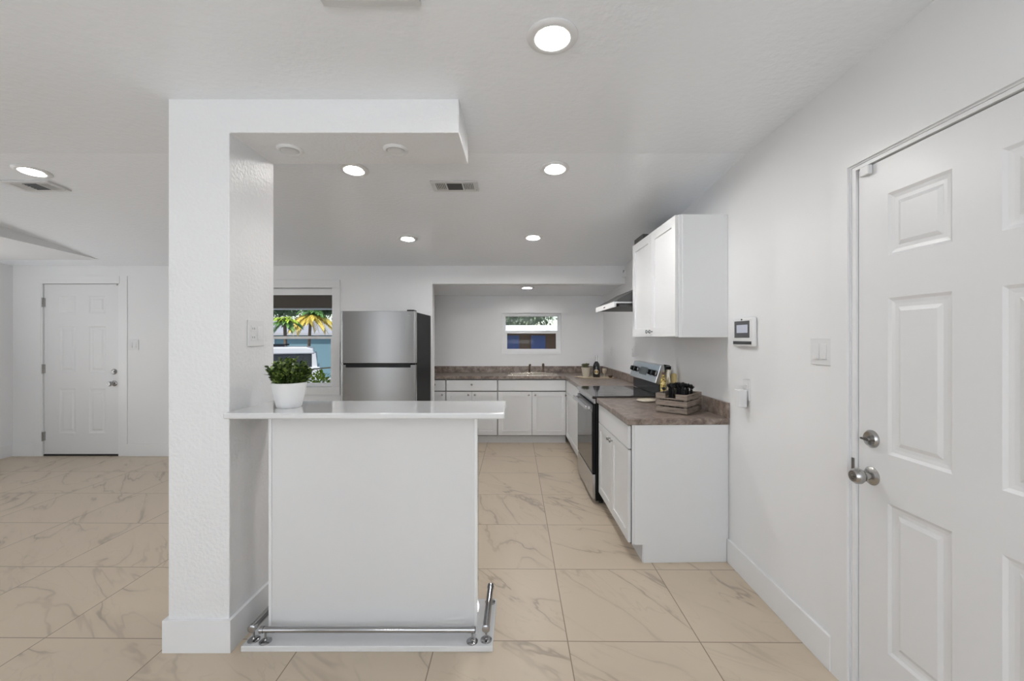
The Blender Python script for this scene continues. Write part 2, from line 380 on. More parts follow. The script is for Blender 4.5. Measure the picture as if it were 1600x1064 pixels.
# ------------------------------------------------------------------ small shared builders
def knob_mb(M, r=.014, d=.026):                      # cabinet knob, axis -y
    return MB(M).lathe([(.006, 0), (.005, -d*.5), (r*.8, -d*.62), (r, -d*.8), (r*.85, -d), (0.0, -d*1.05)], seg=14, axis='y')
def door_hardware(root, M, latch_side_black=True, s=1):
    k = MB(M).lathe([(.034*s, 0), (.034*s, -.004), (.028*s, -.010), (.014, -.014), (.012, -.030), (.022, -.036), (.029, -.050), (.028, -.064), (.020, -.074), (.012, -.074), (.010, -.070), (0, -.070)], seg=28, axis='y')
    kn = obj('door_knob', k, 'nickel', root, smooth=True, label='round brushed metal door knob')
    obj('thumb_turn', MB(M).box(-.009, .009, -.078, -.070, -.0022, .0022), 'nickel', kn)
    D = M @ T((0, 0, .139))
    d = MB(D).lathe([(.033*s, 0), (.033*s, -.005), (.027*s, -.013), (.021, -.010), (0, -.010)], seg=28, axis='y')
    db = obj('deadbolt', d, 'nickel', root, smooth=True, label='round brushed metal deadbolt above the knob')
    obj('thumb_turn', MB(D).prism([(-.020, -.003), (.014, -.006), (.020, 0), (.014, .006), (-.020, .003)], -.030, -.010, 'y'), 'nickel', db)
RINGS = [(.010, .006), (.022, .008), (.034, .008), (.048, .002)]

# door at the right (door_1)
d1 = thing('door_1', 'large white six-panel door in the right near wall', 'door', (1.325, 1.632, 0), kind='structure')
# local: facing -X ; M maps local x to -Y
DM = T((1.325, 1.632, .008)) @ RZ(-PI/2)
xs = [0, .128, .352, .484, .704, .830]; zs = [0, .255, .795, .970, 1.530, 1.680, 1.905, 2.035]
xs = [q for q in xs]
pan = {(i, j) for i in (1, 3) for j in (1, 3, 5)}
dl = obj('door_leaf', MB(DM).sheet(xs, zs, pan, RINGS, .035), 'door_paint', d1, weld=False)
f = MB()
f.box(1.314, 1.40, DY0-.03+.032, DY0+.0095, 0, 2.05); f.box(1.316, 1.44, 1.6355, DY1-.001, 0, 2.061); f.box(1.316, 1.44, DY0+.001, 1.6355, 2.048, 2.061)
f.box(1.36, 1.378, 1.62, 1.6355, 0, 2.048)
obj('door_frame', f, 'trim', d1, weld=False)
c = MB(); c.box(1.3035, 1.3125, 1.662, 1.75, 0, 2.15); c.box(1.3035, 1.3125, .70, 1.662, 2.068, 2.15); c.box(1.3035, 1.3125, .70, .785, 0, 2.068)
obj('door_casing', c, 'trim', d1, weld=False)
obj('door_gap', MB().box(1.362, 1.366, .80, 1.634, .0, 2.046), 'shadow_gap', d1)
door_hardware(d1, DM @ T((.062, 0, .870)))
obj('door_sensor', MB().box(1.305, 1.323, 1.565, 1.605, 2.008, 2.045), 'plate', d1, bevel=.004)
obj('strike_plate', MB().box(1.312, 1.3165, 1.640, 1.652, .865, .925), 'nickel', d1)

# entry door at far left (door_2)
d2 = thing('door_2', 'white six-panel entry door in the back wall at far left', 'door', (-5.17, YB, 0), kind='structure')
EM = T((-5.612, YB+.012, .022))
xs = [0, .178, .372, .530, .726, .888]; zs = [0, .245, .770, .965, 1.51, 1.665, 1.870, 2.008]
obj('door_leaf', MB(EM).sheet(xs, zs, pan, RINGS, .035), 'door_paint', d2, weld=False)
f = MB(); f.box(LD0+.001, -5.616, YB-.004, YB+.11, 0, LDZ-.001); f.box(-4.720, LD1-.001, YB-.004, YB+.11, 0, LDZ-.001); f.box(-5.616, -4.720, YB-.004, YB+.11, 2.0345, LDZ-.001)
obj('door_frame', f, 'trim', d2, weld=False)
c = MB(); c.box(-5.70, -5.632, YB-.007, YB, 0, 2.125); c.box(-4.703, -4.615, YB-.007, YB, 0, 2.125); c.box(-5.632, -4.703, YB-.013, YB, 2.038, 2.125)
obj('door_casing', c, 'trim', d2, weld=False)
obj('door_gap', MB().box(-5.612, -4.722, YB+.050, YB+.054, .02, 2.034), 'shadow_gap', d2)
obj('threshold', MB().box(-5.612, -4.722, YB+.004, YB+.06, 0.0, .020), 'black_matte', d2, label='black threshold strip under the door')
door_hardware(d2, EM @ T((.830, 0, .835)))
for z in (.235, 1.03, 1.815):
    g = MB(); g.box(-5.617, -5.597, YB-.008, YB+.014, z-.052, z+.052); g.tube([(-5.613, YB-.010, z-.055), (-5.613, YB-.010, z+.055)], .006, 10)
    obj('hinge', g, 'nickel', d2)
obj('door_sensor', MB().box(-4.79, -4.74, YB-.008, YB+.011, 2.012, 2.031), 'plate', d2, bevel=.003)

# ------------------------------------------------------------------ windows
def window(name, label, x0, x1, z0, z1, y, depth, mid, fr=.03, sash=.028, casing=0, sash_frac=0, sill=False):
    r = thing(name, label, 'window', ((x0+x1)/2, y, z0), kind='structure')
    yy = y + depth*.45
    def ring(a, b, c, d, w, ya, yb):
        m_ = MB(); m_.box(a, b, ya, yb, d-w, d); m_.box(a, b, ya, yb, c, c+w); m_.box(a, a+w, ya, yb, c+w, d-w); m_.box(b-w, b, ya, yb, c+w, d-w); return m_
    obj('window_frame', ring(x0+.0005, x1-.0005, z0+.0005, z1-.0005, fr, yy, yy+.05), 'trim', r, weld=False, bevel=.002)
    us = ring(x0+fr, x1-fr, mid, z1-fr, sash*.35, yy+.025, yy+.045)
    s1 = obj('upper_sash', us, 'trim', r, weld=False)
    obj('pane', MB().box(x0+fr+.008, x1-fr-.008, yy+.033, yy+.036, mid+.008, z1-fr-.008), 'window_glass', s1)
    ls = ring(x0+fr, x1-fr, z0+fr, mid+.02, sash, yy-.002, yy+.022)
    s2 = obj('lower_sash', ls, 'trim', r, weld=False, bevel=.002)
    obj('pane', MB().box(x0+fr+sash-.005, x1-fr-sash+.005, yy+.008, yy+.011, z0+fr+sash-.005, mid+.02-sash+.005), 'window_glass', s2)
    for q in (.22, .78):
        xx = x0 + (x1-x0)*q
        obj('sash_latch', MB().box(xx-.03, xx+.03, yy-.012, yy+.02, mid+.0202, mid+.028), 'nickel', s2)
    if casing:
        m_ = ring(x0-casing, x1+casing, z0-casing, z1+casing, casing, y-.014, y)
        obj('casing', m_, 'trim', r, weld=False, bevel=.003)
    return r
win1 = window('window_1', 'tall white-framed window left of the refrigerator, looking at the driveway', WX0, WX1, WZ0, WZ1, YB, .12, 1.395, fr=.012, sash=.032, casing=.092)
window('window_2', 'small white-framed window above the kitchen sink', AX0, AX1, AZ0, AZ1, YA, .10, 1.475, fr=.035, sash=.035)
b = MB(); x0, x1, z0, z1 = AX0, AX1, AZ0, AZ1
for q in ((x0-.012, x1+.012, z1, z1+.012), (x0-.012, x1+.012, z0-.012, z0), (x0-.012, x0, z0, z1), (x1, x1+.012, z0, z1)): b.box(q[0], q[1], YA-.008, YA, q[2], q[3])
struct('trim_1', b, 'trim', 'thin white bead around the small sink window', 'trim', weld=False)

obj('porch_underside_strip', MB().box(WX0+.0125, WX1-.0125, YB+.030, YB+.052, 1.905, WZ1-.0125), 'hood_white', win1)  # added white strip, standing in for the bright porch underside

# ------------------------------------------------------------------ breakfast bar
bar = thing('breakfast_bar', 'glossy white breakfast bar base standing on a low platform beside the pillar', 'bar', (-.67, 2.03, 0))
obj('platform', MB().box(-1.233, -.1136, 1.861, 2.203, 0, .026), 'gloss_white', bar, bevel=.003)
obj('body', MB().box(-1.147, -.199, 1.943, 2.107, .026, 1.040), 'gloss_white', bar, bevel=.001)
c = MB(); c.box(-1.156, -1.142, 1.938, 1.953, .026, 1.040)
obj('corner_trim', c, 'trim', bar, bevel=.002)
c = MB(); c.box(-.204, -.190, 1.938, 1.953, .026, 1.040)
obj('corner_trim', c, 'trim', bar, bevel=.002)
tag(obj('bar_countertop', MB().box(-1.2895, -.060, 1.828, 2.19, 1.0402, 1.067), 'gloss_white', bevel=.007, seg=3, smooth=True),
    'polished white slab countertop lying on the breakfast bar', 'countertop')
def foot_rail(name, label, p0, p1, posts, z=.084, r=.0125):
    t = thing(name, label, 'foot rail', (posts[0][0], posts[0][1], .026), group='chrome foot rails round the bar')
    a, b_ = Vector((*p0, z)), Vector((*p1, z)); d = (b_-a).normalized()
    obj('rail', MB().tube([a, b_], r, 20), 'chrome', t, smooth=True)
    for q, s in ((a, -1), (b_, 1)):
        obj('end_cap', MB().tube([q+d*s*-.012, q+d*s*.004, q+d*s*.007], [r+.0022, r+.0022, r-.002], 20), 'chrome', t, smooth=True)
    for x, y in posts:
        obj('post', MB().tube([(x, y, .030), (x, y, z-.008)], .0045, 12), 'chrome', t, smooth=True)
        obj('flange', MB().lathe([(.026, .0262), (.026, .029), (.022, .032), (.008, .034), (.006, .040), (0, .040)], (x, y, 0), 24), 'chrome', t, smooth=True)
foot_rail('foot_rail', 'long chrome foot rail across the front of the white bar', (-1.160, 1.890), (-.200, 1.890), [(-1.140, 1.890), (-.208, 1.890)], z=.080)
foot_rail('foot_rail', 'short chrome foot rail at the right end of the bar', (-.146, 1.885), (-.146, 2.205), [(-.146, 1.900), (-.146, 2.172)], z=.088, r=.0155)
foot_rail('foot_rail', 'short chrome foot rail between the bar and the pillar', (-1.199, 1.885), (-1.199, 2.200), [(-1.199, 1.900), (-1.199, 2.165)], z=.088, r=.0155)

# ------------------------------------------------------------------ kitchen base cabinets
SH = [(.001, .007)]                                   # shaker recess
def shaker(M, w_, h_, t=.019, st=.058):
    return MB(M).sheet([0, st, w_-st, w_], [0, st, h_-st, h_], {(1, 1)}, [(.0015, .008)], t)
def slab(M, w_, h_, t=.019): return MB(M).box(0, w_, 0, t, 0, h_)
def face_M(frame_pt, left): pass
CT, CZ = .855, .895
# near base cabinet, kitchen frame, faces -X
near = thing('base_cabinet', 'white base cabinet nearest the camera, its plain end panel beside the baseboard', 'cabinet', (1.0, 3.05, 0), frame=KM)
Y0, Y1 = 2.618, 3.512
obj('carcass', MB().prism([(.707, .112), (.771, .112), (.771, 0), (1.312, 0), (1.312, CT), (.707, CT)], Y0, Y1, 'y'), 'cabinet', near, bevel=.0015)
obj('end_panel', MB().prism([(.722, .112), (.776, .112), (.776, 0), (1.296, 0), (1.296, CT), (.722, CT)], Y0-.006, Y0, 'y'), 'cabinet', near, bevel=.001)
def xM(x, y, z): return T((x, y, z)) @ RZ(-PI/2)      # facing -X, local x runs to -Y
obj('drawer_front', slab(xM(.688, Y1-.012, .700), Y1-.012-2.640, .145), 'cabinet', near, bevel=.002)
gap = MB().box(.7055, .7069, 2.630, Y1-.004, .106, .850); obj('face_gap', gap, 'shadow_gap', near)
wd = (Y1-.012-2.640-.004)/2
for i, k in ((0, wd-.035), (1, .035)):
    y = Y1-.012 - i*(wd+.004)
    dr = obj('cabinet_door', shaker(xM(.688, y, .115), wd, .578), 'cabinet', near, weld=False)
    obj('knob', knob_mb(xM(.688, y-k, .655)), 'nickel', dr, smooth=True)
# corner base cabinet beyond the stove
cor = thing('base_cabinet', 'narrow white base cabinet between stove and corner of the sink run', 'cabinet', (1.0, 4.85, 0), frame=KM)
obj('carcass', MB().prism([(.707, .112), (.745, .112), (.745, 0), (1.30, 0), (1.30, CT), (.707, CT)], 4.278, 5.495, 'y'), 'cabinet', cor, bevel=.0015)
obj('face_gap', MB().box(.7055, .7069, 4.29, 5.47, .106, .850), 'shadow_gap', cor)
obj('drawer_front', slab(xM(.688, 5.470, .700), 5.470-4.290, .145), 'cabinet', cor, bevel=.002)
dr = obj('cabinet_door', shaker(xM(.688, 5.470, .115), 5.470-4.290, .578), 'cabinet', cor, weld=False)
obj('knob', knob_mb(xM(.688, 5.40, .655)), 'nickel', dr, smooth=True)
for z in (.20, .60): obj('hinge', MB().box(.683, .689, 4.300, 4.318, z, z+.03), 'nickel', dr)
# the sink run (faces -Y)
FY = 5.53
def run_unit(label, x0, x1, doors, drawer_knob, name='base_cabinet', knobs='pair'):
    t = thing(name, label, 'cabinet', ((x0+x1)/2, FY+.25, 0))
    obj('carcass', MB().prism([(FY, .110), (FY+.058, .110), (FY+.058, 0), (YA-.002, 0), (YA-.002, .66), (FY, .66)], x0, x1, 'x'), 'cabinet', t)
    obj('face_frame', MB().box(x0, x1, FY, FY+.02, .66, CT), 'cabinet', t)
    obj('face_gap', MB().box(x0+.003, x1-.003, FY-.0012, FY, .106, .850), 'shadow_gap', t)
    g = .006
    df = obj('drawer_front', slab(T((x0+g, FY-.02, .700)), x1-x0-2*g, .140), 'cabinet', t, bevel=.002)
    if drawer_knob: obj('knob', knob_mb(T(((x0+x1)/2 if drawer_knob == 'c' else drawer_knob, FY-.02, .783))), 'nickel', df, smooth=True)
    w_ = (x1-x0-2*g-(doors-1)*.005)/doors
    for i in range(doors):
        xa = x0+g+i*(w_+.005)
        d_ = obj('cabinet_door', shaker(T((xa, FY-.02, .116)), w_, .572), 'cabinet', t, weld=False)
        kx = xa + (w_-.04 if (i == 0 and doors == 2) or doors == 1 else .04)
        obj('knob', knob_mb(T((kx, FY-.02, .648))), 'nickel', d_, smooth=True)
    return t
run_unit('white sink cabinet with two shaker doors under the small window', -.272, .628, 2, None)
run_unit('white two-door cabinet with one knobbed drawer left of the sink cabinet', -.952, -.275, 2, 'c')
run_unit('white single-door cabinet at the left end of the sink run', -1.598, -.955, 1, -1.10)
# worktops
tag(obj('worktop', MB(KM).box(.672, 1.3125, 2.600, 3.513, CT+.0005, CZ), 'laminate', bevel=.006, smooth=True),
    'brown mottled worktop on the near cabinet in front of the stove', 'worktop')
tag(obj('backsplash', MB(KM).box(1.292, 1.3125, 2.600, 3.513, CZ+.0003, .993), 'laminate', bevel=.003, smooth=True),
    'short brown backsplash strip behind the wooden crate', 'backsplash')
def kp(x, y): q = KM @ Vector((x, y, 0)); return (q.x, q.y)
SX0, SX1, SY0, SY1 = -.13, .50, 5.58, 5.93
wt = MB()
a, b_, c_ = kp(.680, 4.272), kp(1.3125, 4.272), kp(1.3125, YA)
FE = 5.495
ic = kp(.680, FE)
wt.prism([a, b_, (c_[0]+.0, YA-.0005), (ic[0], YA-.0005), (ic[0], FE)], CT+.0005, CZ)
wt.box(-1.598, SX0, FE, YA-.0005, CT+.0005, CZ); wt.box(SX1, ic[0], FE, YA-.0005, CT+.0005, CZ)
wt.box(SX0, SX1, FE, SY0, CT+.0005, CZ); wt.box(SX0, SX1, SY1, YA-.0005, CT+.0005, CZ)
l_top = tag(obj('worktop', wt, 'laminate', weld=False), 'L-shaped brown mottled worktop around the sink corner', 'worktop')
bs = MB(); bs.box(-1.598, c_[0]-.001, YA-.021, YA-.0005, CZ+.0003, .988)
bs.M = KM; bs.box(1.292, 1.3125, 4.272, YA-.045, CZ+.0003, .988)
tag(obj('backsplash', bs, 'laminate', weld=False, bevel=.003), 'brown backsplash strip running along the sink wall and corner', 'backsplash')
# sink and faucet
sk = thing('sink', 'double-bowl drop-in sink under the small window', 'sink', (.185, 5.75, CZ))
r_ = MB()
for q in ((SX0-.02, SX1+.02, SY0-.02, SY0+.02), (SX0-.02, SX1+.02, SY1-.05, SY1+.02), (SX0-.02, SX0+.02, SY0+.02, SY1-.05), (SX1-.02, SX1+.02, SY0+.02, SY1-.05), (.175, .20, SY0+.02, SY1-.05)):
    r_.box(q[0], q[1], q[2], q[3], CZ+.0005, CZ+.008)
obj('rim', r_, 'sink', sk, weld=False, bevel=.002)
for xa, xb in ((SX0+.02, .175), (.20, SX1-.02)):
    m_ = MB(); ya, yb, zb, zt = SY0+.02, SY1-.05, .70, CZ+.004
    m_.box(xa, xb, ya, yb, zb, zb+.003); m_.box(xa, xa+.003, ya, yb, zb, zt); m_.box(xb-.003, xb, ya, yb, zb, zt); m_.box(xa, xb, ya, ya+.003, zb, zt); m_.box(xa, xb, yb-.003, yb, zb, zt)
    obj('bowl', m_, 'sink', sk, weld=False)
fc = thing('faucet', 'dark bronze kitchen faucet with curved spout behind the sink', 'faucet', (.155, 5.915, CZ+.008))
fx, fy, fz = .155, 5.915, CZ+.0085
obj('base_plate', MB().box(fx-.08, fx+.24, fy-.02, fy+.018, fz, fz+.010), 'sink', fc, bevel=.003)
pts = [(fx, fy, fz+.01), (fx, fy, fz+.075)] + [(fx+.0, fy-.045+.045*math.cos(a_), fz+.075+.038*math.sin(a_)) for a_ in [PI*k/10 for k in range(1, 10)]] + [(fx, fy-.092, fz+.055)]
obj('spout', MB().tube(pts, .0105, 12), 'bronze', fc, smooth=True)
obj('handle', MB().tube([(fx, fy, fz+.075), (fx+.018, fy, fz+.112), (fx+.008, fy, fz+.125)], [.010, .008, .006], 10), 'bronze', fc, smooth=True)
obj('side_sprayer', MB().lathe([(.020, 0), (.018, .012), (.012, .02), (.011, .07), (.017, .085), (.018, .11), (.010, .122), (0, .124)], (fx+.195, fy, fz+.010), 16), 'bronze', fc, smooth=True)

# ------------------------------------------------------------------ stove
st = thing('stove', 'black and stainless electric stove standing between the two worktops', 'stove', (.97, 3.89, 0), frame=KM)
SYa, SYb = 3.520, 4.264
obj('body', MB().box(.668, 1.268, SYa, SYb, .03, .888), 'black', st, bevel=.003)
for y in (SYa+.05, SYb-.05):
    for x in (.72, 1.22): obj('leg', MB().lathe([(.018, 0), (.018, .03)], (x, y, 0), 12), 'black_matte', st)
ct = obj('cooktop', MB().box(.640, 1.20, SYa-.001, SYb+.001, .889, .908), 'cooktop_glass', st, bevel=.002)
obj('cooktop_trim', MB().box(.632, .6395, SYa, SYb, .878, .9085), 'steel', st, bevel=.002)
for x, y, rr in ((.79, 3.70, .09), (.79, 4.08, .075), (1.05, 3.70, .075), (1.05, 4.08, .09)):
    obj('burner_ring', MB().lathe([(rr-.002, .9081), (rr-.002, .9084), (rr, .9084), (rr, .9081)], (x, y, 0), 40, cap=False), 'steel_dark', ct)
obj('front_panel', MB().box(.650, .668, SYa+.002, SYb-.002, .845, .884), 'steel', st, bevel=.002)
od = obj('oven_door', MB().box(.640, .667, SYa+.003, SYb-.003, .262, .838), 'black', st, bevel=.003)
obj('oven_window', MB().box(.6365, .6398, SYa+.012, SYb-.012, .272, .77), 'oven_glass', od)
obj('door_band', MB().box(.6360, .6398, SYa+.004, SYb-.004, .772, .835), 'steel_dark', od, bevel=.001)
hd = MB(); hd.box(.586, .602, SYa+.03, SYb-.03, .790, .822)
hh = obj('oven_handle', hd, 'steel', od, bevel=.006, seg=3, smooth=True)
for y in (SYa+.045, SYb-.065):
    obj('handle_mount', MB().box(.602, .636, y, y+.02, .792, .818), 'steel', hh, bevel=.003)
obj('storage_drawer', MB().box(.640, .667, SYa+.003, SYb-.003, .045, .252), 'steel', st, bevel=.004)
# back guard with tilted control panel
obj('guard_base', MB().box(1.205, 1.290, SYa+.004, SYb-.004, .9085, 1.03), 'black', st, bevel=.003)
tilt = [(1.168, 1.015), (1.215, 1.165), (1.262, 1.168), (1.285, 1.04), (1.20, 1.000)]
bg = obj('control_panel', MB().prism(tilt, SYa+.002, SYb-.002, 'y'), 'steel', st, bevel=.004)
obj('end_cap', MB().prism([(1.245, 1.172), (1.292, 1.165), (1.292, 1.02), (1.262, 1.03)], SYa-.003, SYa+.012, 'y'), 'black', bg)
u_ = Vector((1.215-1.168, 0, .150)).normalized(); nrm = Vector((-u_.z, 0, u_.x))
def onpanel(y, t_): return Vector((1.168, y, 1.015)) + u_*t_ + nrm*.001
for y in (3.60, 3.70, 4.10, 4.20):
    p = onpanel(y, .082)
    kn = obj('burner_knob', MB().tube([p-nrm*.001, p+nrm*.006, p+nrm*.030], [.026, .024, .021], 20), 'black', bg, smooth=True)
    obj('knob_ring', MB().tube([p, p+nrm*.004], [.030, .029], 20), 'steel', kn, smooth=True)
q0, q1 = onpanel(3.80, .045), onpanel(4.00, .115)
mm = MB(); mm.face([q0, onpanel(4.00, .045), q1, onpanel(3.80, .115)])
obj('display', mm, 'screen_dark', bg)

# ------------------------------------------------------------------ range hood, hanging cabinet, duct
hd = thing('range_hood', 'slim white under-mounted range hood above the stove', 'range hood', (1.08, 3.93, 1.66), frame=KM)
HY0, HY1 = 3.565, 4.318
obj('canopy', MB().prism([(.862, 1.700), (.862, 1.722), (1.06, 1.83), (1.311, 1.83), (1.311, 1.700)], HY0+.003, HY1-.003, 'y'), 'grey_metal', hd, bevel=.001)
obj('lower_rim', MB().prism([(.838, 1.659), (.838, 1.702), (1.311, 1.702), (1.311, 1.659), (1.30, 1.659), (1.30, 1.69), (.852, 1.69), (.852, 1.659)], HY0, HY1, 'y'), 'hood_steel', hd, bevel=.001)
obj('front_strip', MB().box(.834, .8378, HY0, HY1, 1.657, 1.704), 'hood_white', hd, bevel=.001)
obj('badge', MB().box(.8325, .834, 3.90, 3.96, 1.674, 1.684), 'black', hd)
f_ = MB().box(.852, 1.30, HY0+.004, HY0+.014, 1.640, 1.6585); 
obj('filter', MB().box(.88, 1.28, HY0+.02, HY1-.02, 1.664, 1.688), 'grey_metal', hd)
f_.bm.free()
uc = thing('wall_cabinet', 'white hanging cabinet with two shaker doors high on the kitchen wall', 'cabinet', (1.15, 3.09, 1.399), frame=KM)
UY0, UY1, UZ0, UZ1 = 2.630, 3.545, 1.399, 2.168
obj('carcass', MB().box(1.004, 1.3125, UY0, UY1, UZ0, UZ1), 'cabinet', uc, bevel=.0015)
obj('end_panel', MB().box(1.026, 1.3125, UY0-.005, UY0, UZ0, UZ1), 'cabinet', uc, bevel=.001)
obj('face_gap', MB().box(1.0025, 1.004, UY0+.006, UY1-.006, UZ0+.012, UZ1-.012), 'shadow_gap', uc)
w_ = (UY1-UY0-.012-.004)/2
for i in (0, 1):
    y = UY1-.006-i*(w_+.004)
    dr = obj('cabinet_door', shaker(xM(.984, y, UZ0+.006), w_, UZ1-UZ0-.008, st=.062), 'cabinet', uc, weld=False)
    obj('knob', knob_mb(xM(.984, y-(w_-.032 if i == 0 else .032), UZ0+.042)), 'chrome', dr, smooth=True)
tag(obj('duct_box', MB(KM).box(1.035, 1.30, 3.43, 3.66, UZ1+.0005, 2.245), 'grey_metal', bevel=.002), 'grey metal duct box on top of the hanging cabinet', 'duct')

# ------------------------------------------------------------------ refrigerator
fr = thing('refrigerator', 'stainless top-freezer refrigerator with dark sides against the back wall', 'refrigerator', (-1.407, 4.6, 0))
FX0, FX1, FYf = -1.783, -1.030, 4.20
obj('cabinet_body', MB().box(FX0+.004, FX1-.002, FYf+.062, 4.93, .02, 1.655), 'fridge_side', fr, bevel=.004)
obj('freezer_door', MB().prism([(FX0, FYf+.058), (FX0, FYf+.012), (FX0+.02, FYf+.002), ((FX0+FX1)/2, FYf), (FX1-.02, FYf+.002), (FX1, FYf+.012), (FX1, FYf+.058)], 1.142, 1.665), 'fridge_steel', fr, bevel=.003)
obj('fresh_food_door', MB().prism([(FX0, FYf+.058), (FX0, FYf+.012), (FX0+.02, FYf+.002), ((FX0+FX1)/2, FYf), (FX1-.02, FYf+.002), (FX1, FYf+.012), (FX1, FYf+.058)], .06, 1.125), 'fridge_steel', fr, bevel=.003)
obj('handle_pocket', MB().box(FX0+.05, FX1-.05, FYf+.0, FYf+.05, 1.098, 1.1415), 'black', fr, bevel=.002)
obj('door_gasket', MB().box(FX0+.01, FX1-.01, FYf+.04, FYf+.0625, .06, 1.66), 'rubber', fr)
obj('badge', MB().box(-1.115, -1.082, FYf-.0005, FYf+.003, 1.616, 1.626), 'chrome', fr)
obj('hinge_cover', MB().box(FX1-.09, FX1-.02, FYf+.01, FYf+.12, 1.6655, 1.678), 'fridge_side', fr, bevel=.003)
for x in (FX0+.06, FX1-.06):
    for y in (4.30, 4.87): obj('foot', MB().lathe([(.02, 0), (.02, .02)], (x, y, 0), 10), 'rubber', fr)

# ------------------------------------------------------------------ ceiling fittings
SL = math.atan(.0845)
def ceil_M(x, y, z=None, flat=False):
    if z is None: z = ceil_z(y)
    M = T((x, y, z))
    if y > 2.42 and not flat: M = M @ Matrix.Rotation(-SL, 4, 'X')
    return M
def ceiling_light(label, mat_lens, r=.090, rl=.062, M=ID):
    t = thing('recessed_light', label, 'ceiling light', (0, 0, 0), local=True)
    obj('trim_ring', MB().lathe([(r, -.0005), (r, -.004), (r-.006, -.008), (rl+.006, -.011), (rl, -.009), (rl-.002, -.0005)], seg=40), 'plate', t, smooth=True)
    if mat_lens == 'lens_off':
        obj('lens', MB().lathe([(0, -.0095), (rl-.0021, -.0095)], seg=40), mat_lens, t)
    else:
        obj('lens', MB().lathe([(0, -.0035), (rl-.010, -.0035)], seg=40), mat_lens, t)
        obj('reflector_glow', MB().lathe([(rl-.010, -.0035), (rl-.0021, -.0055)], seg=40, cap=False), 'reflector_glow', t)
    t.location = M.translation; t.rotation_euler = M.to_euler()
    return t
L0 = ceiling_light('lit round ceiling light nearest the camera, large at the top of the picture', 'lens', M=ceil_M(.120, 1.481))
LG = 'lit recessed ceiling lights'
L0['group'] = LG
for x, y, lab in ((-3.05, 2.63, 'lit round ceiling light at the far left above the left vent'),
                  (-3.05, .4, 'unseen extra round ceiling light added out of the picture on the left'),
                  (-1.5, -.9, 'unseen extra round ceiling light added behind the camera on the left'),
                  (.1, -1.0, 'unseen extra round ceiling light added behind the camera on the right')):
    dup(L0, ceil_M(x, y), lab)  # the last three are unseen extras, added for more room light
Ld = ceiling_light('lit round ceiling light just behind the header beam, left of the central vent', 'lens_dim', M=ceil_M(-1.024, 2.61))
Ld['group'] = LG
L1 = ceiling_light('lit round ceiling light right of the central ceiling vent', 'lens_kitchen', M=ceil_M(.226, 2.594))
L1['group'] = LG
for x, y, lab in ((-1.042, 3.944, 'small lit round ceiling light in front of the refrigerator'),
                  (.137, 3.907, 'small lit round ceiling light in front of the sink alcove')):
    dup(L1, ceil_M(x, y), lab)
L2 = ceiling_light('lit round light in the low alcove ceiling over the sink', 'lens_alcove', M=ceil_M(.11, 5.27, 2.0295, True))
L2['group'] = LG
o1 = ceiling_light('unlit small round light under the header beam, near the pillar', 'lens_off', .060, .042, ceil_M(-1.108, 2.035, 2.311, True))
o1['group'] = 'unlit lights in the header beam'
dup(o1, ceil_M(-.595, 2.035, 2.311, True), 'unlit small round light under the header beam, near its free end')
def vent(label, M):
    t = thing('ceiling_vent', label, 'ceiling vent', (0,0,0), local=True, group='white ceiling air registers')
    w_, h_ = .155, .076
    m_ = MB()
    for q in ((-w_, w_, -h_, -h_+.026), (-w_, w_, h_-.026, h_), (-w_, -w_+.030, -h_+.026, h_-.026), (w_-.030, w_, -h_+.026, h_-.026), (-.062, -.050, -h_+.026, h_-.026), (.050, .062, -h_+.026, h_-.026)):
        m_.box(q[0], q[1], q[2], q[3], -.012, -.0005)
    obj('register_frame', m_, 'vent_metal', t, weld=False, bevel=.002)
    obj('duct_opening', MB().box(-w_+.028, w_-.028, -h_+.024, h_-.024, -.003, -.0006), 'black_matte', t)
    for s in (-1, 1):
        for k in range(5):
            x = s*(.068+.0115*k + .003)
            obj('louver', MB(T((x, 0, -.0075)) @ Matrix.Rotation(s*.5, 4, 'Y')).box(-.0028, .0028, -h_+.026, h_-.026, -.003, .003), 'vent_metal', t)
    for k in range(6):
        y = -h_+.032 + k*.0178
        obj('louver', MB(T((0, y, -.0075)) @ Matrix.Rotation(.7, 4, 'X')).box(-.050, .050, -.0012, .0012, -.004, .004), 'grey_metal', t)
    obj('screw', MB().lathe([(0, -.0135), (.004, -.0125), (.004, -.0118)], (w_-.012, h_-.03, 0), 10), 'nickel', t)
    t.location = M.translation; t.rotation_euler = M.to_euler(); return t
v0 = vent('white ceiling vent with dark louvres between two lit ceiling lights', ceil_M(-.428, 2.83))
dup(v0, ceil_M(-3.25, 2.83), 'white ceiling vent below the far left ceiling light')
dup(v0, ceil_M(-.463, 1.256), 'white ceiling vent cut off by the top edge of the picture')

# ------------------------------------------------------------------ switches, outlets, wall devices
def wall_plate(name, label, cat, M, w_, h_, rockers=(), outlets=(), screws=()):
    t = thing(name, label, cat, (0, 0, 0), local=True)
    obj('cover_plate', MB().box(-w_/2, w_/2, -.006, -.0005, -h_/2, h_/2), 'plate', t, bevel=.003)
    for x in rockers:
        obj('rocker', MB().prism([(-.006, -.033), (-.0125, -.033), (-.0075, .033), (-.006, .033)], x-.016, x+.016, 'x'), 'plate', t, bevel=.001)
    for x in outlets:
        for z in (-.021, .021):
            oo = obj('socket', MB().box(x-.017, x+.017, -.0085, -.006, z-.016, z+.016), 'plate', t, bevel=.004)
            for dx in (-.007, .007): obj('slot', MB().box(x+dx-.0015, x+dx+.0015, -.0092, -.0084, z-.003, z+.006), 'plate_slot', oo)
    t.location = M.translation; t.rotation_euler = M.to_euler(); return t
wall_plate('light_switch', 'double white rocker switch on the right wall beside the large door', 'light switch', T((1.313, 1.815, 1.337)) @ RZ(-PI/2), .128, .118, rockers=(-.023, .023))
